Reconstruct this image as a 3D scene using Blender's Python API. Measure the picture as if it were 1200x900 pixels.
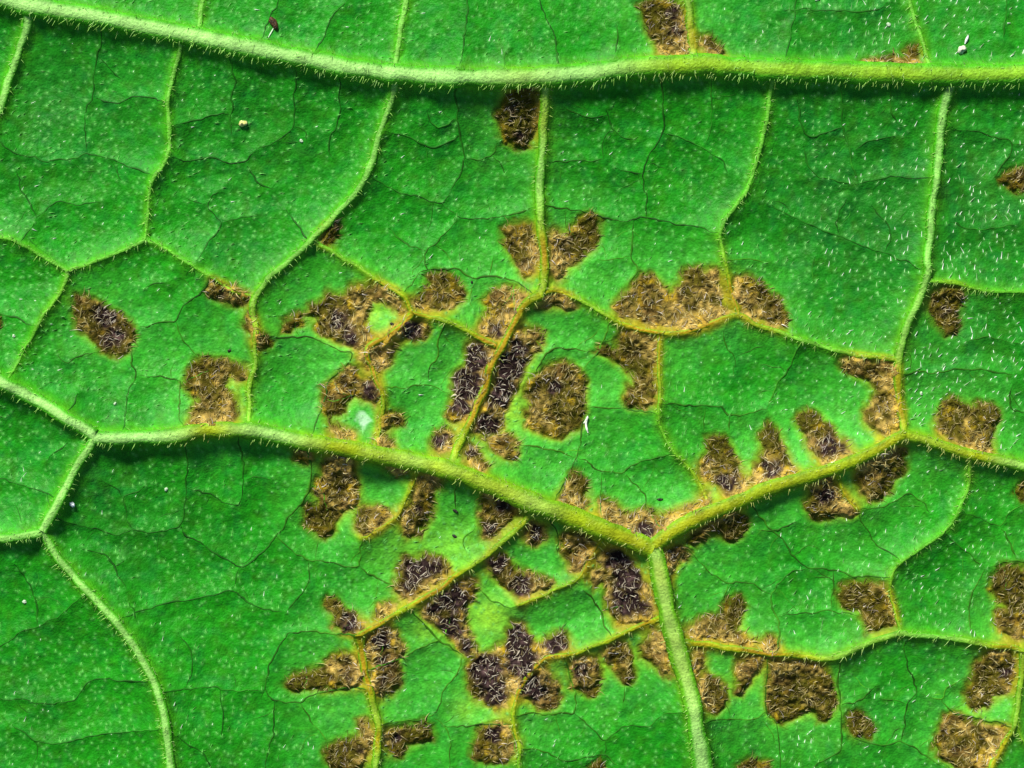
import bpy, math
import numpy as np
from mathutils import Vector, Matrix

# ------------------------------------------------------------------ units
# the leaf is laid out in "px" (1200 x 900 = the stretch of leaf in view), 1 px = 0.04 mm
S = 4e-5
scene = bpy.context.scene
for o in list(bpy.data.objects):
    bpy.data.objects.remove(o)

# ------------------------------------------------------------------ camera
cam_d = bpy.data.cameras.new('camera')
cam_d.lens = 90.0
cam_d.sensor_width = 36.0
cam_d.clip_start = 0.002
cam_d.clip_end = 10.0
cam = bpy.data.objects.new('camera', cam_d)
scene.collection.objects.link(cam)
CAM_Z = 1200 * S * cam_d.lens / cam_d.sensor_width
cam.location = (0, 0, CAM_Z)
cam.rotation_euler = (0, 0, 0)
scene.camera = cam

# ------------------------------------------------------------------ sky, sun, exposure
SUN_EL, SUN_AZ = math.radians(38), math.radians(-24)     # azimuth from +Y towards +X
world = bpy.data.worlds.new('World')
scene.world = world
world.use_nodes = True
wn = world.node_tree.nodes
sky = wn.new('ShaderNodeTexSky')
sky.sky_type = 'NISHITA'
sky.sun_disc = False
sky.sun_elevation = SUN_EL
sky.sun_rotation = SUN_AZ
wn['Background'].inputs['Strength'].default_value = 0.055
world.node_tree.links.new(sky.outputs['Color'], wn['Background'].inputs['Color'])
sun_d = bpy.data.lights.new('sun', 'SUN')
sun_d.energy = 4.7
sun_d.angle = math.radians(13)
sun_d.color = (1.0, 0.96, 0.88)
sun = bpy.data.objects.new('sun', sun_d)
scene.collection.objects.link(sun)
sd = Vector((math.sin(SUN_AZ) * math.cos(SUN_EL), math.cos(SUN_AZ) * math.cos(SUN_EL), math.sin(SUN_EL)))
sun.rotation_euler = sd.to_track_quat('Z', 'Y').to_euler()
sun.location = sd * 0.3
scene.view_settings.view_transform = 'Standard'
scene.view_settings.look = 'None'
scene.view_settings.gamma = 1
scene.view_settings.use_curve_mapping = False
scene.view_settings.exposure = 0.5

# ------------------------------------------------------------------ traced layout (px)
# veins: (class, width at start, width at end, [points]);  class 0 midrib, 1 main, 2 cross vein
VEINS = [
 (0, 22, 26, [(-330,-62),(-160,-38),(-40,-12),(25,7),(125,26),(200,42),(275,56),(375,77),(460,90),(525,95),(600,96),(675,91),(750,83),(825,80),(900,85),(975,88),(1075,91),(1150,92),(1200,89),(1320,78),(1520,60)]),
 (1, 13, 24, [(-330,270),(-160,360),(-40,418),(12,449),(60,475),(112,507),(125,513),(200,510),(250,503),(300,504),(350,515),(400,523),(450,533),(500,543),(550,557),(600,577),(637,592),(675,606),(712,621),(745,634),(764,643)]),
 (1, 20, 14, [(760,642),(800,613),(850,591),(900,571),(950,555),(1000,537),(1040,517),(1055,509)]),
 (1, 13, 11, [(1053,510),(1087,517),(1125,530),(1162,539),(1200,546),(1320,575),(1520,640)]),
 (1, 20, 26, [(764,642),(772,668),(782,722),(797,775),(810,825),(820,885),(826,940),(830,1040),(825,1230)]),
 (1, 12, 13, [(117,512),(100,538),(85,563),(72,590),(55,620)]),
 (1, 11, 9, [(55,622),(25,627),(-5,630),(-120,640),(-330,690)]),
 (1, 11, 15, [(54,620),(75,655),(95,679),(120,703),(150,738),(175,780),(187,805),(197,845),(203,900),(206,980),(200,1230)]),
 (2, 12, 10, [(40,14),(28,55),(15,92),(2,132),(-15,170),(-50,230)]),
 (2, 7, 7, [(246,-60),(242,0),(236,45)]),
 (2, 7, 5, [(219,48),(207,85),(200,120),(201,175),(185,205),(178,228),(172,282)]),
 (2, 5, 5, [(172,282),(150,292),(112,307),(83,319)]),
 (2, 4, 5, [(-90,262),(0,279),(25,285),(50,299),(83,319)]),
 (2, 5, 4, [(83,319),(78,340),(57,365),(46,385),(30,415),(14,448)]),
 (2, 4, 4, [(172,282),(200,294),(225,310),(250,327),(280,342),(300,348)]),
 (2, 10, 6, [(466,92),(460,120),(447,155),(435,195),(422,222),(395,252),(370,280),(345,302),(320,325),(302,347),(299,365),(302,395),(301,425),(295,455),(294,502)]),
 (2, 8, 8, [(485,-70),(479,0),(472,37),(464,85)]),
 (2, 11, 11, [(638,98),(637,150),(632,225),(632,262),(637,295),(637,332),(631,348)]),
 (2, 9, 9, [(632,347),(615,358),(602,383),(591,405),(576,430),(565,462),(552,495),(538,522),(528,545)]),
 (2, 5, 6, [(632,346),(650,341),(675,350),(707,367),(730,380),(760,390),(795,391),(825,382),(862,370),(880,379),(900,385),(925,395),(962,407),(1000,415),(1040,421),(1050,423)]),
 (2, 6, 5, [(904,88),(898,120),(894,150),(882,195),(872,225),(850,257),(842,275),(845,297),(850,325),(859,352),(864,370)]),
 (2, 13, 9, [(1110,92),(1100,137),(1097,175),(1092,212),(1090,240),(1085,287),(1081,330),(1070,357),(1055,395),(1050,422),(1051,465),(1054,508)]),
 (2, 9, 11, [(795,-70),(802,0),(807,37),(812,80)]),
 (2, 6, 6, [(1050,-60),(1063,2),(1070,30),(1079,55),(1085,86)]),
 (2, 4, 4, [(1081,330),(1112,333),(1150,340),(1200,342),(1290,350)]),
 (2, 8, 7, [(792,748),(837,755),(875,760),(925,766),(962,770),(985,767),(1007,755),(1030,745),(1055,740),(1087,744),(1125,749),(1162,755),(1196,762),(1290,800)]),
 (2, 7, 7, [(1196,762),(1194,790),(1187,837),(1175,868),(1160,897),(1140,960)]),
 (2, 7, 6, [(628,592),(602,622),(575,647),(537,673),(507,695),(475,712),(450,727),(423,743)]),
 (2, 9, 8, [(423,743),(427,775),(437,815),(443,845),(442,875),(442,905),(450,990)]),
 (2, 6, 4, [(776,722),(740,737),(707,752),(675,764),(645,767),(622,785),(605,820),(602,840),(607,875),(608,905),(612,970)]),
 (2, 4, 3, [(492,545),(487,556),(480,580),(465,607),(440,622),(425,629)]),
 (2, 4, 7, [(372,284),(387,295),(425,315),(455,335),(475,350),(485,367),(520,376),(550,390),(582,406)]),
 (2, 6, 6, [(485,367),(462,390),(432,408),(437,435),(449,462),(447,487),(440,528)]),
 (2, 5, 4, [(1133,533),(1132,570),(1120,597),(1100,625),(1075,642),(1052,657),(1042,674),(1040,690),(1047,712),(1052,741)]),
 (2, 4, 4, [(772,392),(771,445),(772,465),(770,487),(777,510),(790,530),(812,555),(832,592)]),
 (2, 4, 3, [(712,622),(702,636),(692,652),(677,678),(650,690),(607,707)]),
 (2, 3, 3, [(975,550),(987,577),(1002,595)]),
 (2, 3, 3, [(1187,840),(1200,868),(1260,900)]),
]
# fine dark veinlets: one polyline each, six numbers or more
VL = """125 36 115 82 110 115 102 132 101 177|-40 150 0 165 20 180 62 189 92 184 107 182 140 192 180 207|115 115 140 122 162 116 197 120
272 62 277 100 272 135 275 162|207 147 232 144 247 137 272 135|205 185 225 189 250 186 280 192 300 179|290 195 305 215 322 224
336 -20 332 0 320 22 310 55|412 5 392 22 385 42 372 66|430 -30 412 5|545 -40 547 0 550 25 545 50 540 85|597 60 590 85|350 82 347 125 344 150 330 162 312 172 300 178
344 149 357 155 362 170|400 92 400 130 395 147 387 170 390 185|456 157 480 162 500 172 520 170 538 160|535 100 536 135 540 162 544 185 537 210 528 225|544 186 562 187 577 180 581 168
577 183 588 192 597 208|432 205 445 214 460 222 480 229|620 -30 630 0 640 27 650 50 654 86|720 32 722 50 717 70|772 92 777 140 775 160 762 180 755 202 756 225 757 256|710 132 717 152 745 167
640 189 682 190 707 186|716 153 705 172 706 187|720 197 740 202 755 205|777 158 800 165 820 174 842 187 853 207|832 92 832 150 825 172|931 -30 931 0 927 25 917 72|910 15 982 17 1020 15 1036 5
1172 -30 1172 15 1170 50|982 98 984 145 992 170 1000 200 1005 216|1000 176 1020 166 1045 162|1040 100 1040 130 1050 150|1000 216 1032 209 1090 210|1112 150 1160 160 1185 170 1170 197 1162 212|1185 170 1230 165
47 255 67 237 95 242 120 236|47 255 32 277 27 286|172 340 185 332 198 331|-30 360 0 367 25 375 47 384|162 385 185 379 207 375 217 357 240 340 250 328|207 375 215 395 232 417|70 415 82 425 92 417 112 414
155 405 155 425 160 440 154 460 151 487 150 508|160 440 187 442 213 446|262 222 248 234 245 242 260 262 245 285 232 306|260 263 282 257 302 250|335 247 355 272 368 281|470 227 492 232 517 237 530 222
517 237 525 245 537 256|537 256 562 257 587 255 628 244|537 256 525 272 512 285 499 295 499 310 501 316 492 322 472 346|455 270 475 285 499 294|501 316 525 315 545 320 557 325 575 325 600 329 628 344|560 326 552 350 556 362
580 300 572 325|522 376 515 397 512 420 504 427 503 447|302 396 325 395 345 395 370 399 395 409 412 415 410 425 387 447 376 484 366 512|637 242 675 247 707 255 735 259 757 255 780 260 805 264 841 273
742 260 740 300 747 317 738 330|740 302 700 305|845 387 852 407 861 422 858 440|847 305 875 304 900 308|715 372 707 400 690 425 682 434|894 232 925 252 957 267 1000 284 1032 296 1080 316|992 232 980 250 982 275
955 300 950 320 955 335|937 400 927 422 912 452 898 481|1052 437 1105 435 1128 432 1190 440|-30 552 0 560 25 567 75 582|217 510 222 535 221 560 217 590 212 615 197 622 180 625 160 622 140 626 120 620 92 614 64 604
172 570 160 575 147 582 150 605 158 622|147 582 137 570 120 560|222 572 245 579 270 591 282 590 287 567 284 508|287 565 300 560 318 562|214 616 225 630 250 645 282 662 300 652 325 630 345 600 362 577 366 552 360 520
282 662 277 680 272 693|135 665 147 655|212 446 212 477 220 505|95 460 85 485|12 455 -4 482|325 631 350 650 365 657 392 659 420 662 425 629|363 658 363 680 358 692 335 716|420 662 440 675 462 688
447 455 500 452 526 461|535 565 533 597|687 477 725 479 771 482|684 484 678 525 671 545 648 586|610 520 635 526 655 530 674 536|674 536 690 542 705 552 727 554 740 545 762 536 790 530|706 554 702 585 705 606
730 556 755 580 755 600|771 472 812 474 842 477 857 487 900 481|856 488 853 507|874 586 900 618 915 632 930 652 945 664 967 667 1000 674 1042 677|945 664 920 674 905 695 904 707 910 725 911 760|1002 595 1007 612 1025 635 1052 657
1004 596 1040 590 1060 580 1078 587 1090 600|1122 597 1150 610 1172 616 1182 600 1215 588|1172 616 1180 630 1190 655|1103 623 1125 642 1152 664|1152 666 1190 656 1230 664|1152 666 1135 705 1135 750|1185 450 1185 480 1220 484
100 697 70 720 45 734 22 742 0 757 -40 770|146 722 200 706 250 697 272 693 300 709 330 716|-40 815 0 819 25 819 57 824 87 820 100 800 120 797 180 797|190 810 225 807 260 806 308 809|260 806 261 835 260 865
425 742 390 742 345 740 332 752 320 772 315 785 310 805 320 820 350 822 365 814 400 807 434 805|350 822 362 840 377 860 385 880|323 822 322 850 315 875 310 905|430 786 465 772 485 762 510 752 520 742
484 715 507 742 541 769|541 769 537 790 521 807 515 825 505 839 475 845 443 847|506 839 522 852 527 872 526 910|522 851 560 850 604 845|604 838 650 835 674 835 674 815 668 792 660 768|674 835 690 850 710 867 732 852 760 850 775 837 812 830
710 867 709 885|606 875 637 880 662 892 682 889 709 885 730 905|731 802 731 828|684 690 700 710 716 748|815 846 855 840 882 841 899 833|848 818 855 840|899 764 899 833 912 847 915 905|797 634 812 650 830 670 855 682 867 681 905 696
855 682 848 702|975 668 974 716|912 720 967 716 1006 721|981 769 982 812 986 850 985 875 962 892 945 910|1055 741 1062 775 1072 810 1062 825 1060 847 1057 870|1072 811 1102 817 1110 805 1128 796|1102 817 1117 835 1150 842 1186 848
986 862 1020 870 1040 872 1057 870 1075 880 1095 892 1125 905|985 826 1010 817 1025 802|1030 817 1062 825|885 620 905 622 930 610|625 440 640 415 660 408 690 412|560 615 545 632 548 650|150 700 165 730
20 200 30 230 47 255|215 230 245 242|500 130 512 150 536 140|660 130 690 140 712 138|930 120 945 160 984 150|940 170 952 205 1000 216|1020 240 1040 270 1036 296|1110 260 1140 270 1190 262|1130 400 1160 395 1200 405
640 600 655 625 652 650|560 690 580 702 600 710 607 707|60 540 85 520|20 590 30 610|20 660 40 690 45 734|10 850 60 870 110 862 195 850|210 860 240 885 250 915|210 740 225 770 220 808|100 640 130 655 150 690"""
VEINLETS = []
for row in VL.replace('\n', '|').split('|'):
    n = [float(v) for v in row.split()]
    if len(n) >= 4:
        VEINLETS.append(list(zip(n[0::2], n[1::2])))

# lesions: outline | dark cores "x y r strength"
LS = """88 346 105 347 125 360 147 369 160 385 159 397 152 417 140 420 120 412 112 400 105 390 90 385 90 370|125 372 15 1 134 396 15 1
240 340 250 329 270 335 295 345 290 357 270 357 248 350|262 347 8 .5
213 450 220 432 235 421 252 419 270 425 292 430 291 443 272 441 265 452 272 462 280 475 282 487 272 497 250 501 225 499 228 480 235 468 222 455|
288 378 297 366 301 385 297 399|
-25 365 6 371 5 385 -22 390|
303 392 316 392 324 398 318 407 304 407|
332 375 345 367 360 370 362 355 382 350 382 340 407 345 412 335 430 337 445 330 460 340 470 350 475 365 470 370 455 355 435 357 430 370 435 385 440 395 420 410 407 405 392 400 377 395 370 385 372 372 355 375 342 390 330 390|397 375 13 1 410 394 12 1
460 385 475 375 495 377 505 385 497 397 480 400 462 397 460 415 457 432 445 437 430 430 420 422 417 410 435 405 450 397|480 387 14 1.2
485 352 500 342 500 322 512 316 527 320 537 332 547 347 537 357 520 365 500 365 485 360|
567 350 575 340 592 336 608 340 618 348 612 360 603 372 598 385 588 400 572 398 562 390 565 378 574 366|597 366 8 .7 583 386 11 .9
375 470 377 455 388 447 398 435 410 430 422 432 430 445 445 450 447 465 440 475 428 468 420 462 410 470 405 482 398 487 388 484 390 497 398 500 408 505 420 507 418 514 395 514 385 500 384 488 378 482|434 458 11 1
446 490 452 483 463 481 475 487 474 497 460 500 450 503 446 505|
440 510 452 508 462 515 465 527 450 527 438 520|
528 445 545 425 548 405 560 402 572 405 582 412 578 430 572 450 562 465 555 480 545 495 530 497 520 486 530 465|557 420 19 1.3 547 450 22 1.3 540 477 14 1.1
590 415 598 400 610 388 628 386 638 395 632 410 620 420 612 440 608 455 598 470 588 490 585 507 570 510 556 505 560 490 568 470 575 450 582 430|598 430 20 1.4 585 460 20 1.4 570 497 15 1.2 606 408 12 1
612 460 625 440 640 430 660 424 678 432 685 450 687 470 684 488 672 510 655 515 635 508 615 500 612 485 620 475|650 452 10 1.1
505 515 510 503 522 502 530 508 532 525 522 533 508 528|515 516 9 1.1
545 532 548 520 558 525 566 540 575 548 570 553 552 547 545 540|551 533 7 1
565 512 580 506 595 510 608 520 608 535 600 542 588 532 575 525|
588 265 600 258 615 258 625 265 626 285 630 300 627 317 620 330 608 320 604 308 596 295 588 285|618 312 8 .5
642 275 650 268 662 275 672 265 678 252 695 250 704 258 703 275 698 290 685 300 675 310 665 315 655 330 647 325 645 300|662 288 10 .25
628 360 637 346 652 343 675 356 680 361 662 365 647 358|
718 358 735 338 748 322 765 322 778 332 785 342 795 332 800 318 820 314 838 318 845 330 845 355 855 365 838 377 808 388 775 388 748 380 725 372|
857 340 862 325 875 321 892 332 905 342 915 350 920 370 918 386 905 383 885 376 868 368 860 355|
695 412 700 405 720 408 725 395 735 388 752 390 770 397 770 415 768 440 769 475 757 480 735 478 728 468 735 455 742 450 740 435 725 428 710 422|
818 545 828 530 825 515 832 508 845 510 855 520 862 535 868 545 872 555 875 567 868 577 855 582 842 578 832 568 822 560|850 565 14 1 860 556 9 .8
880 545 890 535 893 520 890 505 900 495 910 502 915 515 920 530 930 548 928 556 910 563 885 570 875 562|905 548 13 1
650 588 660 570 665 555 672 552 685 562 690 575 688 592 680 600 665 594 655 590|658 584 6 .9
700 602 700 588 710 583 722 590 730 602 745 600 752 595 765 600 775 605 790 600 805 592 820 585 830 580 834 590 825 598 805 608 790 618 775 628 762 635 745 630 730 622 712 617|755 620 12 1.3
800 636 815 622 830 608 845 600 860 598 872 603 876 615 868 630 858 634 840 628 826 628 815 640|
773 655 780 642 795 640 808 650 808 657 795 657 788 668 782 690 776 682|786 650 8 .8
562 595 565 580 575 577 590 582 605 588 609 600 600 612 590 618 580 630 567 632 563 618|588 593 11 1 575 619 9 .9
615 615 625 610 637 614 640 628 632 638 618 639 610 630|627 623 9 1
655 632 665 622 680 625 693 630 698 640 690 655 680 668 665 672 660 655|
700 655 712 642 725 641 738 655 748 672 760 690 767 712 760 728 740 732 725 731 712 715 710 695 705 680 695 690 688 680 695 672 705 668|722 656 16 1.2 735 680 20 1.3 735 706 18 1.3 751 712 10 1
345 530 352 522 365 524 370 535 362 543 348 541|
378 545 388 535 400 530 415 538 420 552 424 570 423 590 412 598 400 600 396 612 395 622 383 632 372 628 360 615 355 602 362 592 372 590 372 580 365 575 368 565 378 558|405 556 7 .4
418 605 425 592 440 590 452 595 460 607 452 615 438 622 425 628 418 622|
488 560 498 553 510 552 520 560 518 572 508 582 508 595 505 610 495 618 490 632 480 635 472 630 470 615 468 605 475 595 483 590 487 575|493 600 8 .9
456 548 470 543 476 552 468 558|
458 690 465 675 468 660 475 648 485 655 500 650 515 652 525 660 528 670 518 680 505 690 490 700 480 705 470 702 465 697|490 668 20 1.2 511 665 11 1.1 480 686 13 1
493 715 500 703 515 692 530 683 545 677 558 678 560 690 553 705 545 715 548 730 555 745 560 767 550 769 538 762 525 750 515 738 500 725|532 700 22 1.2 510 712 12 1.1 527 735 17 1.2 548 755 12 1.1
568 655 578 648 592 652 600 662 612 670 625 672 640 675 650 680 640 690 625 695 612 702 605 695 590 685 575 675|583 661 13 1.2 611 684 14 1.1
545 775 555 765 575 762 590 755 592 740 600 725 610 728 620 740 632 752 645 742 655 740 665 745 668 760 650 768 632 770 640 785 655 800 660 820 650 832 632 833 620 822 608 815 600 812 595 825 580 832 565 825 552 815 548 800|570 785 22 1.3 580 812 16 1.3 606 750 17 1.3 610 775 20 1.3 650 755 16 1.2 625 805 17 1.3 602 736 10 1.1
665 785 672 772 685 770 700 768 703 785 705 800 700 815 690 820 678 812 670 805|682 785 12 .8
708 765 715 755 730 752 740 765 742 785 745 800 735 800 722 790 712 778|
752 760 765 735 778 740 785 755 782 770 788 790 775 795 768 780 752 774|
380 710 385 698 395 700 405 712 420 718 430 728 422 739 405 743 393 736 390 722|410 728 14 1
442 708 458 702 466 708 452 720 442 724|
427 755 435 742 450 735 462 738 472 750 475 765 468 775 470 790 472 802 462 812 448 815 438 808 433 795 438 780 430 768|448 750 13 1 450 772 9 .9 452 795 10 .8
330 800 340 790 360 785 380 780 390 765 405 765 420 772 430 785 428 798 410 805 385 808 365 812 345 812 335 808|406 788 9 .5
378 880 385 870 400 868 418 862 422 850 418 840 428 838 438 848 440 862 436 880 428 895 410 905 390 905 382 895|425 878 7 .35
450 860 455 852 470 852 485 850 500 845 508 855 505 868 490 872 478 875 475 888 465 890 455 880|465 865 9 1
555 870 558 855 570 848 585 845 598 852 603 865 602 882 595 893 578 897 560 893 552 885|578 862 12 1.1
803 740 812 725 825 720 840 725 850 712 855 700 870 698 875 710 868 725 860 735 875 742 885 750 880 758 860 754 840 752 815 750|
886 754 898 742 910 745 912 765 905 773 890 767|
806 765 820 757 828 770 825 785 815 790 808 780|
815 795 825 788 840 795 850 810 847 828 838 838 825 828 818 812|
862 775 875 765 895 768 895 780 885 790 878 805 870 815 860 812 860 795|
900 775 915 770 930 775 950 775 965 780 972 790 975 805 982 815 978 830 970 848 958 845 950 835 938 838 922 845 908 845 898 830 897 800|
978 695 985 682 1000 677 1015 678 1030 685 1040 695 1046 715 1047 730 1030 738 1015 740 1007 728 1005 718 990 712 980 705|
990 852 990 835 1005 832 1018 842 1025 855 1018 866 1000 866|
1132 800 1135 785 1145 772 1155 762 1175 760 1188 770 1188 790 1185 805 1170 812 1155 828 1145 832 1135 825 1130 812|1177 788 8 1
1093 872 1100 855 1103 835 1115 832 1130 840 1155 845 1178 850 1173 868 1160 890 1150 902 1125 904 1105 892 1095 885|
1155 690 1160 672 1175 662 1215 663 1225 745 1185 749 1170 742 1162 730 1165 715 1175 708|
860 897 875 885 890 888 905 895 900 918 865 918|
690 897 705 885 712 892 708 915 692 915|
1083 362 1088 345 1105 337 1125 338 1130 350 1122 360 1125 375 1120 392 1108 395 1098 385 1092 372|1106 366 9 .6
982 427 990 417 1010 420 1035 426 1049 430 1050 460 1050 503 1035 510 1020 505 1008 490 1010 480 1022 472 1025 460 1018 450 1000 440|
930 490 935 480 950 478 962 490 975 502 990 518 998 532 985 538 962 545 952 533 945 520 942 505|970 522 15 1 985 526 9 .9
942 595 945 582 952 563 965 558 978 568 985 585 998 595 1000 602 985 607 968 610 952 608|965 580 13 1.1
1000 552 1010 540 1025 531 1045 522 1055 528 1060 545 1055 553 1045 560 1040 575 1030 585 1020 588 1010 578 1000 565|1020 560 8 .35
1095 500 1098 480 1108 468 1122 470 1135 478 1145 470 1160 472 1172 482 1170 495 1162 510 1158 534 1145 532 1125 523 1105 515|
1187 577 1192 562 1222 558 1225 592 1195 590|
745 12 755 5 770 3 785 5 795 12 800 25 803 45 806 62 798 72 778 72 768 62 760 45 752 30|787 22 10 .9 790 42 9 .8
815 45 828 46 840 58 850 65 842 72 825 72 817 60|
1055 62 1062 55 1072 60 1075 80 1060 82 1040 80 1005 79 1003 72 1030 71 1054 71|1032 74 8 .5
583 150 581 135 588 120 598 108 615 106 630 108 631 130 629 155 620 171 605 174 592 167|600 130 9 .8 611 160 9 .9
374 288 382 272 394 256 401 264 398 280 388 291|394 266 6 .5
1166 212 1175 202 1200 195 1222 205 1215 224 1180 224|1195 208 8 .4
"""
LESIONS = []
for row in LS.strip().split('\n'):
    a, b = row.split('|')
    n = [float(v) for v in a.split()]
    c = [float(v) for v in b.split()]
    LESIONS.append((np.array(list(zip(n[0::2], n[1::2]))), [tuple(c[i:i + 4]) for i in range(0, len(c), 4)]))
PALE_PATCH = np.array([(418,488),(424,481),(432,484),(437,491),(434,500),(426,502),(419,497)], float)

# ------------------------------------------------------------------ rasters over the leaf
rng = np.random.default_rng(7)
R = 1.5
MARG = 330.0
xs = np.arange(-MARG, 1200 + MARG + .01, R)
ys = np.arange(-MARG, 900 + MARG + .01, R)
NX, NY = len(xs), len(ys)
GX, GY = np.meshgrid(xs, ys)

_grids = {}
def noise(scale, seed, X=None, Y=None):
    """smooth value noise, about -1..1, feature size = scale px"""
    if X is None: X, Y = GX, GY
    u = (X + 800) / scale; v = (Y + 800) / scale
    w = int(2900 / scale) + 4; h = int(2600 / scale) + 4
    if (scale, seed) not in _grids: _grids[scale, seed] = np.random.default_rng(seed).uniform(-1, 1, (h, w))
    g = _grids[scale, seed]
    i = np.clip(u.astype(int), 0, w - 2); j = np.clip(v.astype(int), 0, h - 2)
    fu = u - i; fv = v - j
    fu = fu * fu * (3 - 2 * fu); fv = fv * fv * (3 - 2 * fv)
    return (g[j, i] * (1 - fu) + g[j, i + 1] * fu) * (1 - fv) + (g[j + 1, i] * (1 - fu) + g[j + 1, i + 1] * fu) * fv

def sstep(a, b, x):
    t = np.clip((x - a) / (b - a), 0, 1)
    return t * t * (3 - 2 * t)

def smooth_path(pts, step):
    P = np.array(pts, float)
    E = np.vstack([2 * P[0] - P[1], P, 2 * P[-1] - P[-2]])
    out = []
    for k in range(1, len(E) - 2):
        p0, p1, p2, p3 = E[k - 1:k + 3]
        n = max(1, int(round(np.hypot(*(p2 - p1)) / step)))
        t = (np.arange(n) / n)[:, None]
        out.append(.5 * (2 * p1 + (p2 - p0) * t + (2 * p0 - 5 * p1 + 4 * p2 - p3) * t ** 2 + (3 * p1 - p0 - 3 * p2 + p3) * t ** 3))
    out.append(E[-2][None])
    return np.vstack(out)

def jitter_path(P, amp, scale, seed):
    n1 = noise(scale, seed, P[:, 0], P[:, 1]); n2 = noise(scale, seed + 1, P[:, 0], P[:, 1])
    return P + amp * np.stack([n1, n2], 1)

def stamp_edge(path, rad, reach=40):
    for k in range(len(path) - 1):
        a, b = path[k], path[k + 1]
        x0 = max(0, int((min(a[0], b[0]) - reach + MARG) / R)); x1 = min(NX, int((max(a[0], b[0]) + reach + MARG) / R) + 2)
        y0 = max(0, int((min(a[1], b[1]) - reach + MARG) / R)); y1 = min(NY, int((max(a[1], b[1]) + reach + MARG) / R) + 2)
        if x1 <= x0 or y1 <= y0: continue
        X = GX[y0:y1, x0:x1] - a[0]; Y = GY[y0:y1, x0:x1] - a[1]
        d = b - a; L2 = d @ d + 1e-9
        t = np.clip((X * d[0] + Y * d[1]) / L2, 0, 1)
        q = np.hypot(X - t * d[0], Y - t * d[1])
        rr = rad[k] + (rad[k + 1] - rad[k]) * t
        E = EDGE[y0:y1, x0:x1]; np.minimum(E, q - rr, out=E)
        f = .6 * rr * np.exp(-(np.clip(q - .5 * rr, 0, None) / (.80 * rr + 1.2)) ** 2)
        FI = FILLET[y0:y1, x0:x1]; np.maximum(FI, f, out=FI)

def stamp_distance(D, path, reach, off=None):
    for k in range(len(path) - 1):
        a, b = path[k], path[k + 1]
        x0 = max(0, int((min(a[0], b[0]) - reach + MARG) / R)); x1 = min(NX, int((max(a[0], b[0]) + reach + MARG) / R) + 2)
        y0 = max(0, int((min(a[1], b[1]) - reach + MARG) / R)); y1 = min(NY, int((max(a[1], b[1]) + reach + MARG) / R) + 2)
        if x1 <= x0 or y1 <= y0: continue
        X = GX[y0:y1, x0:x1] - a[0]; Y = GY[y0:y1, x0:x1] - a[1]
        d = b - a; L2 = d @ d + 1e-9
        t = np.clip((X * d[0] + Y * d[1]) / L2, 0, 1)
        q = np.hypot(X - t * d[0], Y - t * d[1])
        sub = D[y0:y1, x0:x1]
        np.minimum(sub, q, out=sub)

def wob(P):
    return jitter_path(P, .8, 9, 57)
vein_paths = [jitter_path(smooth_path(v[3], 5), 1.2 if v[0] < 2 else 1.7, 22, 50) for v in VEINS]
let_paths = [jitter_path(jitter_path(smooth_path(v, 3), 2.0, 15, 60), 1.3, 5.5, 64) for v in VEINLETS]
vein_paths = [wob(p) if v[0] == 2 else p for v, p in zip(VEINS, vein_paths)]
# faint side twigs off the traced veinlets
n_traced = len(let_paths)
for p in list(let_paths):
    L = len(p) * 3
    for q in range(int(L / 75 + rng.uniform(0, 1))):
        k = rng.integers(2, max(3, len(p) - 2)); k = min(k, len(p) - 2)
        t = p[k + 1] - p[k]; a = math.atan2(t[1], t[0]) + rng.choice([-1, 1]) * rng.uniform(.9, 1.7)
        pts = [p[k]]
        for m in range(rng.integers(2, 5)):
            a += rng.normal(0, .35); pts.append(pts[-1] + 10 * np.array([math.cos(a), math.sin(a)]))
        let_paths.append(jitter_path(smooth_path(pts, 3), 1.2, 6, 66))
def vein_width(v, p):
    s = np.concatenate([[0], np.cumsum(np.hypot(*np.diff(p, axis=0).T))])
    w = v[1] + (v[2] - v[1]) * s / s[-1]
    if v[0] == 2: w = w * (1 + .55 * np.exp(-s / 9.0))
    return w, s
EDGE = np.full((NY, NX), 1e3); FILLET = np.zeros((NY, NX))
for v, p in zip(VEINS, vein_paths):
    stamp_edge(p, vein_width(v, p)[0] / 2)
Dc = [np.full((NY, NX), 1e3) for _ in range(4)]
REACH = [330, 190, 110, 60]
for v, p in zip(VEINS, vein_paths):
    stamp_distance(Dc[v[0]], p[::3] if len(p) > 6 else p, REACH[v[0]]) if v[0] == 0 else stamp_distance(Dc[v[0]], p, REACH[v[0]])
for p in let_paths[:n_traced]:
    stamp_distance(Dc[3], p, REACH[3])
def soft(d, c): return np.sqrt(d * d + c * c) - c

# how strongly each vein draws up the blade; the blade sags in bowls between them
rid = [30 * np.exp(-soft(Dc[0], 8) / 52), 25 * np.exp(-soft(Dc[1], 5) / 33), 15 * np.exp(-soft(Dc[2], 3) / 26)]
my = np.interp(xs, vein_paths[0][:, 0], vein_paths[0][:, 1])[None, :]
rid[0] = np.where(GY < my, 30 - 7 * (1 - np.exp(-soft(Dc[0], 9) / 50)), rid[0])
H = (rid[0] ** 3 + rid[1] ** 3 + rid[2] ** 3) ** (1 / 3)
H = H + FILLET + 5.0 * np.exp(-soft(Dc[3], 1.2) / 17)
H = H + 7 * noise(260, 1) + 3.0 * noise(90, 2) + 1.3 * noise(38, 3)
# fine relief of the blade
H = H + .55 * noise(9, 4) + .32 * noise(4.2, 5)

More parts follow.
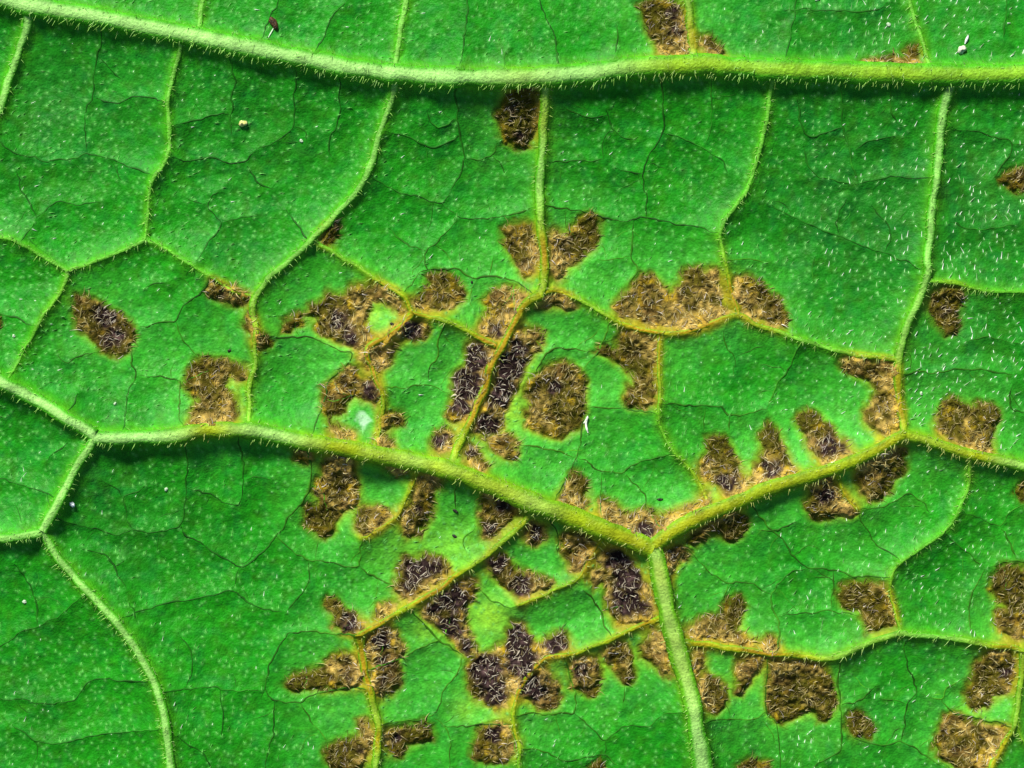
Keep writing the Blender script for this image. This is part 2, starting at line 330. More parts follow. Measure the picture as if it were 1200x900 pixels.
# lesions ---------------------------------------------------------------
def inside_and_edge(poly, X, Y):
    ins = np.zeros(X.shape, bool); dist = np.full(X.shape, 1e3)
    n = len(poly)
    for k in range(n):
        a, b = poly[k], poly[(k + 1) % n]
        d = b - a
        t = np.clip(((X - a[0]) * d[0] + (Y - a[1]) * d[1]) / (d @ d + 1e-9), 0, 1)
        dist = np.minimum(dist, np.hypot(X - a[0] - t * d[0], Y - a[1] - t * d[1]))
        if a[1] != b[1]:
            c = (a[1] > Y) != (b[1] > Y)
            ins ^= c & (X < (b[0] - a[0]) * (Y - a[1]) / (b[1] - a[1]) + a[0])
    return np.where(ins, dist, -dist)
WX = GX + 3.4 * noise(13, 11) + 2.6 * noise(5.5, 12)
WY = GY + 3.4 * noise(13, 13) + 2.6 * noise(5.5, 14)
SD = np.full((NY, NX), -1e3)           # signed distance to lesion edge, + inside
LID = np.zeros((NY, NX), int)
CORE = np.zeros((NY, NX))
for k, (poly, cores) in enumerate(LESIONS):
    x0, y0 = poly.min(0) - 60; x1, y1 = poly.max(0) + 60
    sl = np.s_[max(0, int((y0 + MARG) / R)):int((y1 + MARG) / R), max(0, int((x0 + MARG) / R)):int((x1 + MARG) / R)]
    s = inside_and_edge(poly, WX[sl], WY[sl])
    LID[sl] = np.where((s > SD[sl]) & (s > 0), k + 1, LID[sl])
    SD[sl] = np.maximum(SD[sl], s)
    for (cx, cy, r, st) in cores:
        q = np.hypot(WX[sl] - cx, WY[sl] - cy)
        CORE[sl] = np.maximum(CORE[sl], st * (1 - sstep(r * .45, r * 1.25, q)))
PID = len(LESIONS) + 1
sl = np.s_[int((440 + MARG) / R):int((540 + MARG) / R), int((380 + MARG) / R):int((480 + MARG) / R)]
ps = inside_and_edge(PALE_PATCH, WX[sl], WY[sl])
PALE = np.zeros((NY, NX)); PALE[sl] = sstep(-2, 4, ps)
LID[sl] = np.where((ps > 0) & (LID[sl] == 0), PID, LID[sl])
# blight = how much lesion there is round about (box blur by cumulative sums)
def blur(A, r):
    r = max(1, int(r / R))
    for ax in (0, 1):
        for _ in range(2):
            P = np.pad(A, [(r + 1, r) if i == ax else (0, 0) for i in range(2)], mode='edge').cumsum(ax)
            n = A.shape[ax]
            A = (np.take(P, range(2 * r + 1, 2 * r + 1 + n), ax) - np.take(P, range(0, n), ax)) / (2 * r + 1)
    return A
LM = (SD > 0).astype(float)
BLIGHT_W = blur(LM, 42); BLIGHT_N = blur(LM, 9)
DV = EDGE      # distance to the edge of a raised vein

# relief of the lesions: crusty, fibrous, edge slightly sunk
inn = sstep(0, 6, SD)
crust = noise(16, 24) * 2.4 + noise(7, 21) * 1.7 + noise(3.6, 22) * 1.5 + np.abs(noise(4.4, 23)) * 1.6
H = H + inn * (1.2 + crust) - 1.4 * np.exp(-(SD / 3.0) ** 2) - 1.8 * inn * np.clip(CORE, 0, 1)

# tiny pale blisters at the hair roots on healthy blade
gx, gy = np.meshgrid(np.arange(-60, 1262, 8.4), np.arange(-60, 962, 8.4))
roots = np.stack([gx.ravel(), gy.ravel()], 1) + rng.uniform(-4.6, 4.6, (gx.size, 2))
dens = .62 + .3 * noise(70, 31, roots[:, 0], roots[:, 1])
roots = roots[rng.uniform(0, 1, len(roots)) < dens]
ri = ((roots[:, 0] + MARG) / R).round().astype(int); rj = ((roots[:, 1] + MARG) / R).round().astype(int)
okr = (SD[rj, ri] < -3) & (DV[rj, ri] > 3)
roots, ri, rj = roots[okr], ri[okr], rj[okr]
DOT = np.zeros((NY, NX))
rsz = rng.uniform(.45, 1.25, len(roots))
for dx in range(-2, 3):
    for dy in range(-2, 3):
        q = np.hypot(xs[ri + dx] - roots[:, 0], ys[rj + dy] - roots[:, 1])
        np.maximum.at(DOT, (rj + dy, ri + dx), rsz * np.exp(-(q / 1.7) ** 2))
H = H + .55 * DOT

# ------------------------------------------------------------------ pigment (linear RGB)
def C(*v): return np.array(v, float)
def mix(a, b, t): return a + (b - a) * t[..., None]
full = np.ones((NY, NX, 3))
col = full * C(.0105, .230, .0055)
col = mix(col, C(.008, .170, .004), sstep(-.2, .9, noise(120, 41) * .6 + noise(30, 42) * .35))
col = mix(col, C(.018, .280, .015), sstep(.0, .9, noise(75, 43) * .6 + noise(22, 44) * .35))
BL = lambda x, y, r: np.exp(-((GX - x) ** 2 + (GY - y) ** 2) / r ** 2)
shade_blobs = np.clip(BL(990, 250, 95) + BL(1165, 230, 100) + BL(560, 150, 90) * .6 + BL(80, 110, 90) * .7 + BL(300, 150, 90) * .6 + BL(1000, 40, 140) * .6 + BL(120, 560, 90) * .7 + BL(1130, 420, 90) * .6, 0, 1)
col = mix(col, C(.010, .135, .009), shade_blobs * .75)  # shade on blade panels facing away from the sun, put into the colour
col = mix(col, C(.062, .400, .032), np.clip(BLIGHT_W * 2.3 - .06, 0, 1) * .9)
col = mix(col, C(.230, .500, .018), np.clip(BLIGHT_N * 1.7 - .22, 0, 1) * np.clip(BLIGHT_W * 2.6, 0, 1) * .9)
sickly = np.clip(BL(575, 722, 24) + BL(604, 482, 17) + BL(640, 792, 20) + BL(440, 368, 14) * .7 + BL(500, 735, 16) * .7 + BL(545, 830, 16) * .5 + BL(480, 640, 40) * .35 + BL(540, 640, 30) * .4, 0, 1)
col = mix(col, C(.255, .560, .030), sickly * .9)
near_vein = np.exp(-np.clip(DV, 0, None) / 3.5)
near_vein = np.exp(-np.clip(DV, 0, None) / 4.5)
sickv = np.clip(BLIGHT_W * 3.0 + BLIGHT_N * .9 - .12, 0, 1)
col = mix(col, mix(full * C(.060, .320, .008), C(.150, .310, .005), sickv), near_vein * .9)
wide_vein = np.exp(-(np.clip(DV, 0, None) / 15.0) ** 2)
halo = np.clip(wide_vein * np.clip(BLIGHT_N * 2.6 - .22 + .3 * noise(8, 63), 0, 1) * np.clip(BLIGHT_W * 4 - .5, 0, 1), 0, 1)
col = mix(col, C(.37, .27, .012), halo * .9)
col = mix(col, C(.30, .27, .010), near_vein * np.clip(BLIGHT_N * 3.2 - .25, 0, 1) * .9)
col = col * (1 + .16 * noise(6, 45) + .18 * noise(3.2, 46) + .08 * noise(17, 47))[..., None]
col = col + np.stack([.011 * np.clip(noise(9, 48), 0, 1), 0 * GX, .009 * np.clip(noise(11, 49), 0, 1)], -1)
col = mix(col, C(.12, .46, .09), np.clip(DOT, 0, 1) * .65)
# thin olive seam round each lesion, then the lesion itself
yel = np.clip(BLIGHT_W * 2.4 - .15, 0, 1)
col = mix(col, mix(full * C(.018, .100, .004), C(.19, .20, .008), yel), np.exp(-(np.clip(-SD, 0, None) / 4.2) ** 2) * (SD > -12) * .6)
olive, tan, ochre = C(.070, .060, .004), C(.460, .320, .080), C(.46, .31, .014)
OLV = np.clip(BL(605, 140, 34) + BL(392, 275, 16) + BL(350, 800, 26) + BL(860, 615, 22) * .8 + BL(390, 882, 16) + BL(1192, 575, 22) + BL(1005, 850, 22) * .8 + BL(940, 810, 45) * .7 + BL(1000, 695, 22) * .7 + BL(1175, 700, 35) * .7 + BL(1145, 800, 24) * .7 + BL(840, 520, 14) * .8 + BL(900, 508, 14) * .8 + BL(945, 490, 16) * .9 + BL(1050, 545, 14) * .8 + BL(1115, 480, 16) * .7 + BL(1160, 485, 14) * .8 + BL(870, 705, 16) + BL(690, 265, 22) * .6 + BL(735, 425, 40) * .6 + BL(670, 475, 28) * .5 + BL(375, 610, 22) * .5 + BL(390, 345, 18) * .8 + BL(495, 858, 14) * .6 + BL(525, 325, 12) * .6 + BL(760, 20, 14) * .6, 0, 1)
tn = np.exp(-np.clip(DV, 0, None) / 10) + .72 * yel - .5 * OLV + .34 * noise(12, 51) + .42 * noise(5, 52)
les = mix(full * olive, tan, sstep(.35, 1.45, tn))
les = mix(les, ochre, sstep(.35, .9, noise(10, 53) + np.exp(-np.clip(DV, 0, None) / 5) * .7) * (.12 + .6 * yel))
les = mix(les, C(.12, .055, .022), sstep(.3, .9, noise(14, 54)) * (.12 + .4 * yel))
les = mix(les, C(.062, .068, .004), OLV * .55)
les = les * (1 + .40 * noise(3.4, 55) + .25 * noise(6.5, 56))[..., None]
dark = mix(full * C(.020, .011, .010), C(.110, .066, .062), sstep(.05, .95, noise(4.0, 57) * .6 + noise(9, 58) * .55))
les = mix(les, dark, np.clip(CORE + .3 * (noise(5, 59)) * (CORE > .05), 0, 1))
col = mix(col, les, sstep(-3.2, 4.2, SD + 1.2 * noise(4, 62)))
col = mix(col, C(.50, .72, .52), PALE * (.55 + .35 * noise(4, 61)))
col = np.clip(col, .002, .9)

def sample(A, x, y):
    u = np.clip((np.asarray(x) + MARG) / R, 0, NX - 1.001); v = np.clip((np.asarray(y) + MARG) / R, 0, NY - 1.001)
    i = u.astype(int); j = v.astype(int); fu = u - i; fv = v - j
    if A.ndim == 3: fu = fu[..., None]; fv = fv[..., None]
    return (A[j, i] * (1 - fu) + A[j, i + 1] * fu) * (1 - fv) + (A[j + 1, i] * (1 - fu) + A[j + 1, i + 1] * fu) * fv

def W(x, y, h):
    """px -> metres"""
    return np.stack([(np.asarray(x) - 600) * S, (450 - np.asarray(y)) * S, np.asarray(h) * S], -1)

# ------------------------------------------------------------------ materials
def material(name, rough, spec, bump=None, sheen=0.0, trans=0.0):
    m = bpy.data.materials.new(name); m.use_nodes = True
    nt = m.node_tree; b = nt.nodes['Principled BSDF']
    at = nt.nodes.new('ShaderNodeAttribute'); at.attribute_name = 'pigment'
    tc = nt.nodes.new('ShaderNodeTexCoord')
    ns = nt.nodes.new('ShaderNodeTexNoise'); ns.inputs['Scale'].default_value = 1 / (3.0 * S); ns.inputs['Detail'].default_value = 4
    nt.links.new(tc.outputs['Object'], ns.inputs['Vector'])
    mr = nt.nodes.new('ShaderNodeMapRange')
    mr.inputs['From Min'].default_value = .25; mr.inputs['From Max'].default_value = .75
    mr.inputs['To Min'].default_value = .80; mr.inputs['To Max'].default_value = 1.20
    nt.links.new(ns.outputs['Fac'], mr.inputs['Value'])
    mx = nt.nodes.new('ShaderNodeVectorMath'); mx.operation = 'SCALE'
    nt.links.new(at.outputs['Color'], mx.inputs[0]); nt.links.new(mr.outputs['Result'], mx.inputs['Scale'])
    nt.links.new(mx.outputs['Vector'], b.inputs['Base Color'])
    b.inputs['Roughness'].default_value = rough
    b.inputs['Specular IOR Level'].default_value = spec
    if bump:
        n2 = nt.nodes.new('ShaderNodeTexNoise'); n2.inputs['Scale'].default_value = 1 / (bump[0] * S); n2.inputs['Detail'].default_value = 3
        nt.links.new(tc.outputs['Object'], n2.inputs['Vector'])
        bp = nt.nodes.new('ShaderNodeBump'); bp.inputs['Distance'].default_value = bump[1] * S; bp.inputs['Strength'].default_value = 1.0
        nt.links.new(n2.outputs['Fac'], bp.inputs['Height']); nt.links.new(bp.outputs['Normal'], b.inputs['Normal'])
    return m
M_BLADE = material('leaf_blade', .50, .12, (2.6, .9))
M_LESION = material('dead_leaf_tissue', .75, .07, (2.0, 2.2))
M_VEIN = material('leaf_vein', .5, .14, (3.0, 1.5))
M_LET = material('leaf_veinlet', .6, .15)
M_HAIR = material('leaf_hair', .35, .16)
M_BIT = material('small_bits', .5, .4, (1.5, 1.5))

# ------------------------------------------------------------------ mesh builders
coll = scene.collection
def mesh_object(name, V, F, pig, mat, parent=None, smooth=True):
    me = bpy.data.meshes.new(name)
    F = np.asarray(F, np.int32); k = F.shape[1]
    me.vertices.add(len(V)); me.vertices.foreach_set('co', np.asarray(V, np.float32).ravel())
    me.loops.add(F.size); me.loops.foreach_set('vertex_index', F.ravel())
    me.polygons.add(len(F))
    me.polygons.foreach_set('loop_start', np.arange(0, F.size, k, dtype=np.int32))
    me.update(calc_edges=True)
    if smooth: me.polygons.foreach_set('use_smooth', np.ones(len(F), bool))
    a = me.attributes.new('pigment', 'FLOAT_COLOR', 'POINT')
    a.data.foreach_set('color', np.concatenate([pig, np.ones((len(V), 1))], 1).astype(np.float32).ravel())
    me.materials.append(mat)
    o = bpy.data.objects.new(name, me); coll.objects.link(o)
    o.parent = parent
    return o

leaf = bpy.data.objects.new('leaf', None); coll.objects.link(leaf)
leaf.empty_display_size = .01
leaf['label'] = 'green hairy leaf underside with pale raised veins and angular brown blight spots'
leaf['category'] = 'leaf'

# blade and lesions share one grid: every grid face belongs to exactly one of them
ii = np.unique(np.concatenate([np.where((xs > -26) & (xs < 1226))[0], np.arange(0, NX, 5), [NX - 1]]))
jj = np.unique(np.concatenate([np.where((ys > -26) & (ys < 926))[0], np.arange(0, NY, 5), [NY - 1]]))
PX, PY = GX[np.ix_(jj, ii)], GY[np.ix_(jj, ii)]
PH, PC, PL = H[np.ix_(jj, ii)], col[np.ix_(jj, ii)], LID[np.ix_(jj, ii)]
# outside the view the outline rounds off into a lobed, toothed margin
def lobed(px, py):
    cx, cy = np.clip(px, -30, 1230), np.clip(py, -30, 930)
    ox, oy = (px - cx) / 300, (py - cy) / 300
    qx, qy = ox * np.sqrt(1 - oy * oy / 2), oy * np.sqrt(1 - ox * ox / 2)
    rr = np.hypot(qx, qy); th = np.arctan2(py - 450, px - 600)
    k = 300 * (.86 + .08 * np.sin(th * 7 + 1) + .045 * np.sin(th * 43) * rr)
    return cx + qx * k, cy + qy * k, rr
QX, QY, QR = lobed(PX, PY)
PV = W(QX, QY, PH - 26 * QR ** 2)
nj, ni = PX.shape
idx = np.arange(nj * ni).reshape(nj, ni)
quads = np.stack([idx[:-1, :-1], idx[1:, :-1], idx[1:, 1:], idx[:-1, 1:]], -1).reshape(-1, 4)
fl = np.stack([PL[:-1, :-1], PL[1:, :-1], PL[1:, 1:], PL[:-1, 1:]], -1).reshape(-1, 4)
fid = np.where((fl > 0).sum(1) >= 2, fl.max(1), 0)
PVf, PCf = PV.reshape(-1, 3), PC.reshape(-1, 3)
# exact surface normals so that blade and lesion meet without a seam
gxn = np.gradient(PV, axis=1); gyn = np.gradient(PV, axis=0)
NN = np.cross(gyn, gxn).reshape(-1, 3); NN /= np.linalg.norm(NN, axis=1)[:, None] + 1e-20
def grid_part(name, sel, mat, extra=None):
    q = quads[sel]
    used, inv = np.unique(q, return_inverse=True)
    V, Pg, F = PVf[used], PCf[used], inv.reshape(-1, 4)
    if extra is not None:
        F = np.vstack([F, extra[1] + len(V)]); Pg = np.vstack([Pg, extra[2]]); V = np.vstack([V, extra[0]])
    o = mesh_object(name, V, F, Pg, mat, leaf)
    n = NN[used]
    if extra is not None: n = np.vstack([n, extra[3]])
    o.data.normals_split_custom_set_from_vertices(n.astype(np.float32))
    return o
# the leaf's other face and its rim (thickness about a third of a millimetre)
bi = np.unique(np.concatenate([np.arange(0, NX, 10), [NX - 1]])); bj = np.unique(np.concatenate([np.arange(0, NY, 10), [NY - 1]]))
BH = blur(H, 20)[np.ix_(bj, bi)]
bx, by, br = lobed(GX[np.ix_(bj, bi)], GY[np.ix_(bj, bi)])
BV = W(bx, by, BH - 26 * br ** 2 - 9 + 5 * br ** 3)
m, n = bx.shape
ib = np.arange(m * n).reshape(m, n)
bq = np.stack([ib[:-1, :-1], ib[:-1, 1:], ib[1:, 1:], ib[1:, :-1]], -1).reshape(-1, 4)
under = (BV.reshape(-1, 3), bq, np.tile(C(.012, .10, .010), (m * n, 1)), np.tile(C(0, 0, -1), (m * n, 1)))
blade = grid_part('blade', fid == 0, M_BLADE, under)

lesion_obj = {}
for k in range(1, PID + 1):
    sel = fid == k
    if sel.sum() < 6: continue
    o = grid_part('lesion' if k < PID else 'pale_patch', sel, M_LESION if k < PID else M_BLADE)
    lesion_obj[k] = o
    if k == PID: o['label'] = 'whitish patch in the green beside a brown spot'

# ------------------------------------------------------------------ veins
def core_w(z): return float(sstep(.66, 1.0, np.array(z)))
def tube(path, width, hfac, lift, nseg, pig_top, pig_side, seed, rough=.10):
    """ridge swept along a path on the blade; returns verts, quads, pigment"""
    n = len(path)
    t = np.gradient(path, axis=0); t /= np.linalg.norm(t, axis=1)[:, None] + 1e-9
    nr = np.stack([-t[:, 1], t[:, 0]], 1)
    r = width * .5 * (1 + .13 * noise(18, seed, path[:, 0], path[:, 1]) + rough * noise(6, seed + 1, path[:, 0], path[:, 1]))
    h0 = sample(H, path[:, 0], path[:, 1])
    V = []; Pg = []
    for s in range(nseg):
        a = 2 * math.pi * s / nseg
        c, z = math.cos(a), math.sin(a)
        stri = 1 + .05 * math.sin(5 * a + 1)
        P = path + nr * (c * r * stri)[:, None]
        V.append(W(P[:, 0], P[:, 1], h0 + lift * r + z * hfac * r * stri))
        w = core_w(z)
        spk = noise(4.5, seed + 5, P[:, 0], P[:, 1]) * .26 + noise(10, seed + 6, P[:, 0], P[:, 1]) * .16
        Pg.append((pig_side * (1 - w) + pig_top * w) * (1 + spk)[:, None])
    V = np.stack(V, 1); Pg = np.stack(Pg, 1)
    ix = np.arange(n * nseg).reshape(n, nseg)
    nx = np.roll(ix, -1, 1)
    F = np.stack([ix[:-1], ix[1:], nx[1:], nx[:-1]], -1).reshape(-1, 4)
    caps = []
    for e, rev in ((0, 1), (n - 1, 0)):
        for s in range(1, nseg - 2, 2):
            q = [ix[e, 0], ix[e, s], ix[e, s + 1], ix[e, s + 2]]
            caps.append(q[::-1] if rev else q)
    return V.reshape(-1, 3), np.vstack([F, np.array(caps)]), Pg.reshape(-1, 3), (nr, r, t, h0)

def hair_mesh(base, d0, length, bend, rad, pig, seg=3):
    """many tapered hairs; base (n,3) in px space (x, y up, h), d0 start direction, bend = vector added along the hair"""
    n = len(base)
    d0 = d0 / (np.linalg.norm(d0, axis=1)[:, None] + 1e-9)
    u = np.cross(d0, np.tile(C(.31, .2, .93), (n, 1))); u /= np.linalg.norm(u, axis=1)[:, None] + 1e-9
    v = np.cross(d0, u)
    V = []
    for s in range(seg + 1):
        f = s / seg
        ctr = base + d0 * (length * f)[:, None] + bend * ((length * f * f))[:, None]
        rr = rad * (1 - .78 * f)
        for k in range(3):
            a = 2 * math.pi * k / 3
            V.append(ctr + (u * math.cos(a) + v * math.sin(a)) * rr[:, None])
    V = np.stack(V, 1)
    m = V.shape[1]
    fs = []
    for s in range(seg):
        for k in range(3):
            a = s * 3 + k; b = s * 3 + (k + 1) % 3
            fs.append([a, b, b + 3, a + 3])
    F = (np.array(fs)[None] + (np.arange(n) * m)[:, None, None]).reshape(-1, 4)
    P = np.repeat(pig, m, 0)
    V = V.reshape(-1, 3)
    return np.stack([(V[:, 0] - 600) * S, (V[:, 1] + 450) * S, V[:, 2] * S], 1), F, P

def hairs_object(parts, parent):
    V, F, P, o = [], [], [], 0
    for v, f, p in parts:
        V.append(v); F.append(f + o); P.append(p); o += len(v)
    ob = mesh_object('hairs', np.vstack(V), np.vstack(F), np.vstack(P), M_HAIR, parent)
    ob['kind'] = 'stuff'
    return ob

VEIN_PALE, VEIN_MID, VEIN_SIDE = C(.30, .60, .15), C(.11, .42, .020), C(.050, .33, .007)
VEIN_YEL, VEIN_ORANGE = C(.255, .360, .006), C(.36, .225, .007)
vein_obj = []
for k, (v, p) in enumerate(zip(VEINS, vein_paths)):
    cls, w0, w1, pts = v
    width, s = vein_width(v, p)
    nb = sample(BLIGHT_W, p[:, 0], p[:, 1]); nn_ = sample(BLIGHT_N, p[:, 0], p[:, 1])
    sick = np.clip(nb * (3.2 if cls == 1 else 2.4) + nn_ * .9 - .12, 0, 1)[:, None]
    if k == 4: sick = sick * .5
    orange = (np.clip(nn_ * 3.2 - .45, 0, 1) * np.clip(nb * 4 - .5, 0, 1) * (1 if cls == 2 else .35))[:, None]
    big = np.clip((width - 4) / 12, 0, 1)[:, None]
    pale = VEIN_MID + (VEIN_PALE - VEIN_MID) * big
    if cls == 0:
        right = sstep(660, 800, p[:, 0])[:, None]
        pale = VEIN_PALE * (1 - right) + C(.20, .42, .020) * right
    thin = np.clip((7 - width) / 4, 0, 1)[:, None]
    pale = pale * (1 - .45 * thin) + C(.08, .30, .02) * .45 * thin
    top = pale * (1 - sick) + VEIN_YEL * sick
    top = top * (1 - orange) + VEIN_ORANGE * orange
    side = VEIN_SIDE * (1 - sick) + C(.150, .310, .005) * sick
    vary = (1 + .12 * noise(14, 70, p[:, 0], p[:, 1]))[:, None]
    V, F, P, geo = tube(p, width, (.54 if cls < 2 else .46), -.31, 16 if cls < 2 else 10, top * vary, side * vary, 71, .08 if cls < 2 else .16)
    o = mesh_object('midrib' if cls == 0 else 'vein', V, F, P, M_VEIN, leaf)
    vein_obj.append(o)
    if cls == 0: o['label'] = 'thickest pale green vein fringed with short hairs'
    # fringe of short hairs on the vein
    nr, r, t, h0 = geo
    inv = (p[:, 0] > -30) & (p[:, 0] < 1230) & (p[:, 1] > -30) & (p[:, 1] < 930)
    L = s[-1] * inv.mean()
    n = int(L * (.95 if cls == 0 else .65 if cls == 1 else .32))
    if n < 3: continue
    q = rng.choice(np.where(inv)[0], n)
    jit = rng.uniform(-2.5, 2.5, (n, 1)) * t[q]
    a = rng.uniform(-.3, 1.0, n); a = np.where(rng.uniform(0, 1, n) < .5, a, math.pi - a)
    a = np.where(rng.uniform(0, 1, n) < .12, rng.uniform(1, 2.1, n), a)
    c, z = np.cos(a), np.sin(a)
    rq = r[q]
    ctr = p[q] + jit + nr[q] * (c * rq * .93)[:, None]
    base = np.stack([ctr[:, 0], -ctr[:, 1], h0[q] + (z * .48 - .31) * rq], 1)
    outw = np.stack([nr[q][:, 0] * c, -nr[q][:, 1] * c, z * .55 + .1], 1)
    along = np.stack([t[q][:, 0], -t[q][:, 1], np.zeros(n)], 1)
    d = outw + along * rng.normal(-.35, .35, n)[:, None] + rng.normal(0, .30, (n, 3)) + C(-.12, -.30, 0)
    ln = rng.uniform(2.2, 8.0 if cls == 0 else 6.5, n)
    pg = C(.26, .56, .09) * rng.uniform(.7, 1.3, (n, 1)) + C(.12, .10, .12) * rng.uniform(0, 1, (n, 1)) ** 3
    sk = sick[q]
    pg = pg * (1 - .6 * sk) + C(.60, .52, .16) * .6 * sk
    hairs_object([hair_mesh(base, d, ln, rng.normal(0, .18, (n, 3)) + C(-.1, -.15, -.1), rng.uniform(.3, .62, n), pg)], o)

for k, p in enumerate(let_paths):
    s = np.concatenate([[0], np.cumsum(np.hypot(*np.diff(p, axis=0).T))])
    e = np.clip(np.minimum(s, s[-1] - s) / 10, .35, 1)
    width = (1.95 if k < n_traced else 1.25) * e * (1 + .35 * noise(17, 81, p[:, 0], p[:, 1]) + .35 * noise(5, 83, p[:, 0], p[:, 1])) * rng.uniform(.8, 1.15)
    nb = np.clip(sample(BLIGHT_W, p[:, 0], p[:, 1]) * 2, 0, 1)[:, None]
    pg = C(.009, .100, .004) * (1 - nb) + C(.050, .165, .006) * nb  # veinlet green, darkened to include the shade in its groove
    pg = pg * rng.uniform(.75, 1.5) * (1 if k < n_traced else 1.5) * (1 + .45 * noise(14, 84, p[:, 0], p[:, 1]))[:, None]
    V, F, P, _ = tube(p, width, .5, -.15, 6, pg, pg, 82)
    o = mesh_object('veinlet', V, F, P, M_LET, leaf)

# ------------------------------------------------------------------ hairs on blade and lesions
# short hairs lying on the healthy blade
n = len(roots)
hb = sample(H, roots[:, 0], roots[:, 1])
ang = np.where(roots[:, 0] < 520, 28, 62) + 22 * noise(160, 91, roots[:, 0], roots[:, 1]) + rng.normal(0, 20, n)
ang = np.where((roots[:, 1] > 520) & (roots[:, 0] < 420), 80 + rng.normal(0, 16, n), ang)
ang = np.radians(ang)
wild = np.clip(sstep(980, 1120, roots[:, 0]) * (1 - sstep(400, 620, roots[:, 1])) + .35 * sstep(840, 1000, roots[:, 0]), 0, 1)
d = np.stack([np.cos(ang), np.sin(ang), rng.uniform(.05, .32, n)], 1)
ln = rng.uniform(2.2, 6.0, n) * (1 + .35 * wild)
pg = (C(.15, .52, .09) * rng.uniform(.6, 1.4, (n, 1))) * (1 - .6 * wild[:, None]) + C(.62, .76, .52) * .6 * wild[:, None]
bright = rng.uniform(0, 1, n) < .05 + .34 * wild
pg[bright] = C(.80, .88, .76)  # glints on the hairs painted as near-white colour, thickest at upper right
base = np.stack([roots[:, 0], -roots[:, 1], hb - .3], 1)
hairs_object([hair_mesh(base, d, ln, rng.normal(0, .12, (n, 3)) + C(0, 0, -.3), rng.uniform(.45, .80, n) * (1 + .3 * wild * bright), pg)], blade)

# longer curled hairs, tan to white, matted over each lesion
for k, o in lesion_obj.items():
    if k == PID: continue
    jk, ik = np.where(LID == k)
    area = len(jk) * R * R
    n = int(area / (13 if k < PID else 60)) + 2
    q = rng.integers(0, len(jk), n)
    x = xs[ik[q]] + rng.uniform(-.7, .7, n); y = ys[jk[q]] + rng.uniform(-.7, .7, n)
    h = sample(H, x, y); cr = np.clip(sample(CORE, x, y), 0, 1); ye = sample(yel, x, y)
    a = np.radians(60 + 35 * noise(60, 95, x, y) + rng.normal(0, 48, n))
    d = np.stack([np.cos(a), np.sin(a), rng.uniform(.1, .8, n)], 1)
    ln = rng.uniform(4, 11, n)
    side = np.stack([-np.sin(a), np.cos(a), np.zeros(n)], 1) * rng.normal(0, .55, n)[:, None] + C(0, 0, -.35)
    tone = rng.uniform(0, 1, n)[:, None]
    pg = C(.22, .17, .030) * (1 - tone) + C(.70, .60, .26) * tone
    grey = C(.30, .24, .20) * (1 - tone) + C(.80, .74, .62) * tone
    wgt = np.clip(cr * .75 + (rng.uniform(0, 1, n) < .10), 0, 1)[:, None]
    pg = pg * (1 - wgt) + grey * wgt
    dk = rng.uniform(0, 1, n) < .30
    pg[dk] *= C(.30, .27, .15)
    lum = sample(col, x, y).mean(1)
    pg *= np.where(cr > .35, 1.0, np.clip(.55 + lum * 3.4, .65, 1.3))[:, None]
    base = np.stack([x, -y, h - .4], 1)
    hairs_object([hair_mesh(base, d, ln, side, rng.uniform(.45, .85, n), pg, 4)], o)

# ------------------------------------------------------------------ small bits lying on the leaf
def blob(name, x, y, rx, ry, rz, rot, c0, c1, label, cat, seed, sink=.35, group=None):
    """lumpy pebble-shaped bit resting on the blade"""
    r = np.random.default_rng(seed)
    nu, nv = 14, 9
    V = []; Pg = []
    ph = r.uniform(0, 6, 6)
    for j in range(nv):
        la = -math.pi / 2 + math.pi * (j + .0) / (nv - 1)
        for i in range(nu):
            lo = 2 * math.pi * i / nu
            k = 1 + .16 * math.sin(2 * lo + ph[0] + la) + .10 * math.sin(3 * lo + ph[1] + 2 * la) + .08 * math.sin(5 * lo - 3 * la + ph[2])
            a, b, c = rx * k * math.cos(la) * math.cos(lo), ry * k * math.cos(la) * math.sin(lo), rz * k * math.sin(la)
            V.append((a * math.cos(rot) - b * math.sin(rot), a * math.sin(rot) + b * math.cos(rot), c))
            t = .5 + .5 * math.sin(3 * lo + ph[3] + 4 * la)
            Pg.append(c0 * (1 - t) + c1 * t)
    F = []
    for j in range(nv - 1):
        for i in range(nu):
            F.append([j * nu + i, j * nu + (i + 1) % nu, (j + 1) * nu + (i + 1) % nu, (j + 1) * nu + i])
    V = np.array(V)
    z0 = float(sample(H, np.array([x]), np.array([y]))[0]) + rz * (1 - 2 * sink) * .9
    o = mesh_object(name, V * S, F, np.array(Pg), M_BIT)
    o.location = ((x - 600) * S, (450 - y) * S, z0 * S)
    o['label'] = label; o['category'] = cat
    if group: o['group'] = group
    return o
def strand(name, pts, rad, pig, label, cat, parent=None):
    P = smooth_path(pts, 2)
    n = len(P); h = sample(H, P[:, 0], P[:, 1])
    V, F, Pg, _ = tube(P, np.full(n, 2 * rad) * np.clip(np.minimum(np.arange(n), n - 1 - np.arange(n)) / 3 + .4, 0, 1), 1.0, .9, 6, np.tile(pig, (n, 1)), np.tile(pig, (n, 1)), 90)
    o = mesh_object(name, V, F, Pg, M_HAIR, parent)
    if label: o['label'] = label; o['category'] = cat
    return o

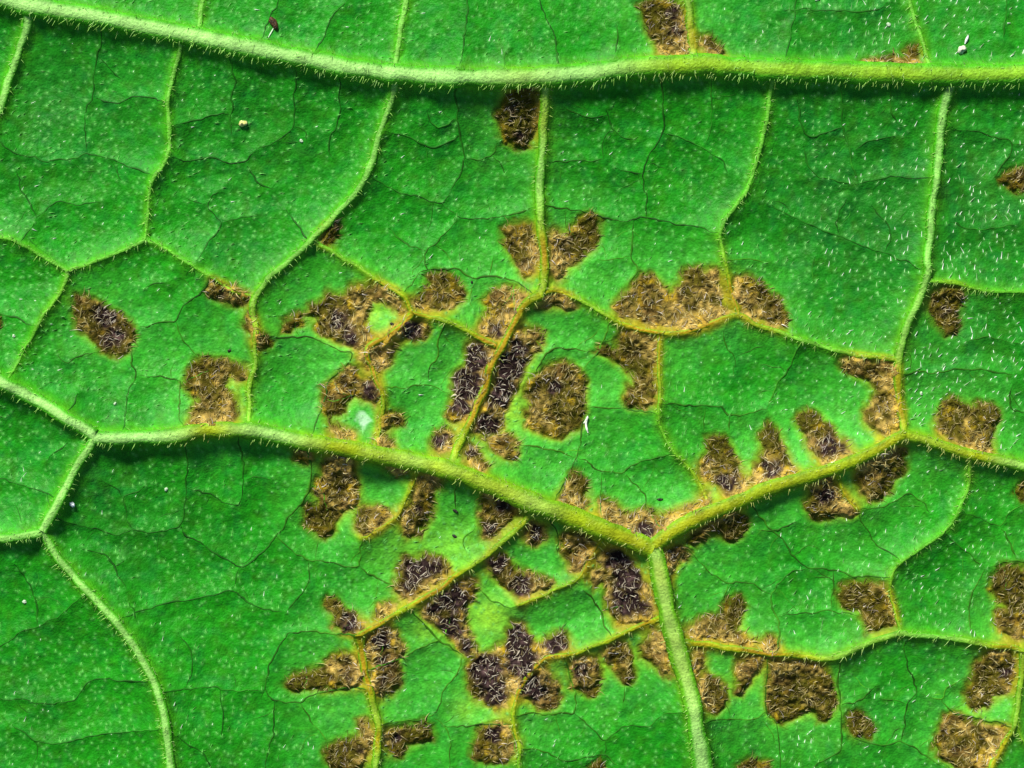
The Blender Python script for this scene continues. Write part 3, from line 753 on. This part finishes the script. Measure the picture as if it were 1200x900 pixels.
BR0, BR1 = C(.018, .010, .004), C(.10, .04, .010)
f = blob('brown_fleck', 324, 32, 4.2, 8.2, 3.2, .35, BR0, BR1, 'dark brown elongated fleck with a pale bristle above the thickest vein', 'debris', 1)
bl = strand('bristle', [(324,37),(321,43),(318,49)], .9, C(.55, .75, .50), None, None)
bl.parent = f; bl.matrix_parent_inverse = Matrix.Translation(-f.location)
blob('pollen_grain', 286, 146, 4.6, 4.2, 3.5, .2, C(.55, .55, .10), C(.75, .72, .35), 'round yellowish grain alone on dark green blade below the thickest vein', 'grain', 2)
blob('white_grain', 1122, 62, 5.0, 5.0, 4.2, .4, C(.52, .60, .42), C(.72, .74, .55), 'round cream white grain lying above the thickest vein', 'grain', 3)
strand('white_bristle', [(1126,55),(1128,50),(1130,45)], 1.5, C(.8, .85, .8), 'short thick white bristle beside the cream white grain', 'bristle')
blob('white_flake', 88, 590, 4.5, 2.6, 2.5, -.9, C(.65, .78, .80), C(.80, .88, .88), 'bluish white flake stuck to the edge of a pale forked vein', 'flake', 4)
strand('white_thread', [(684,496),(687,492),(689,488),(687,494),(687,500),(689,507)], 1.3, C(.82, .90, .74), 'bent white thread on green blade beside a brown spot', 'thread')
for i, (x, y, rx, ry, ro, lab) in enumerate([
    (534, 598, 3.2, 1.8, -.5, 'small black speck at the end of a short dark veinlet'),
    (533, 628, 4.0, 1.5, -.6, 'thin black slanting sliver on pale green between brown spots'),
    (460, 380, 2.2, 2.0, 0, 'tiny round black speck wedged between two brown spots'),
    (553, 331, 1.6, 1.5, 0, 'tiny round black dot beside a small tan spot'),
    (612, 584, 1.4, 3.0, .3, 'short black dash on the yellow green vein'),
    (270, 411, 2.2, 1.8, .2, 'tiny dark speck on green above a tan crescent spot'),
    (773, 585, 3.5, 1.6, .2, 'dark sliver on green above the fork of the yellow veins')]):
    blob('dark_speck', x, y, rx, ry, 1.2, ro, C(.008, .010, .004), C(.02, .02, .008), lab, 'speck', 20 + i, group='dark specks on the leaf')
for i, (x, y, rx, ry, ro, lab) in enumerate([
    (29, 705, 3.8, 2.4, .1, 'white crumb on dark green left of the long bare vein'),
    (137, 473, 2.4, 2.2, .2, 'small white crumb above the forking of the pale vein'),
    (19, 394, 2.6, 2.4, .2, 'small white crumb just below a short dark veinlet near a thin vein'),
    (1038, 32, 3.2, 3.0, .3, 'white crumb left of the thin vein above the midrib'),
    (955, 3, 3.6, 2.6, .2, 'cream crumb near the top of the dark green blade'),
    (354, 166, 2.6, 2.6, .2, 'pale crumb on dark green between two curved veinlets'),
    (196, 573, 2.8, 2.6, .1, 'pale crumb inside a net of fine dark veinlets'),
    (1078, 461, 2.4, 2.6, .1, 'white crumb on green right of the forked yellow vein')]):
    blob('white_crumb', x, y, rx * .8, ry * .8, 1.3, ro, C(.36, .56, .32), C(.62, .75, .55), lab, 'crumb', 40 + i, group='pale crumbs on the leaf')
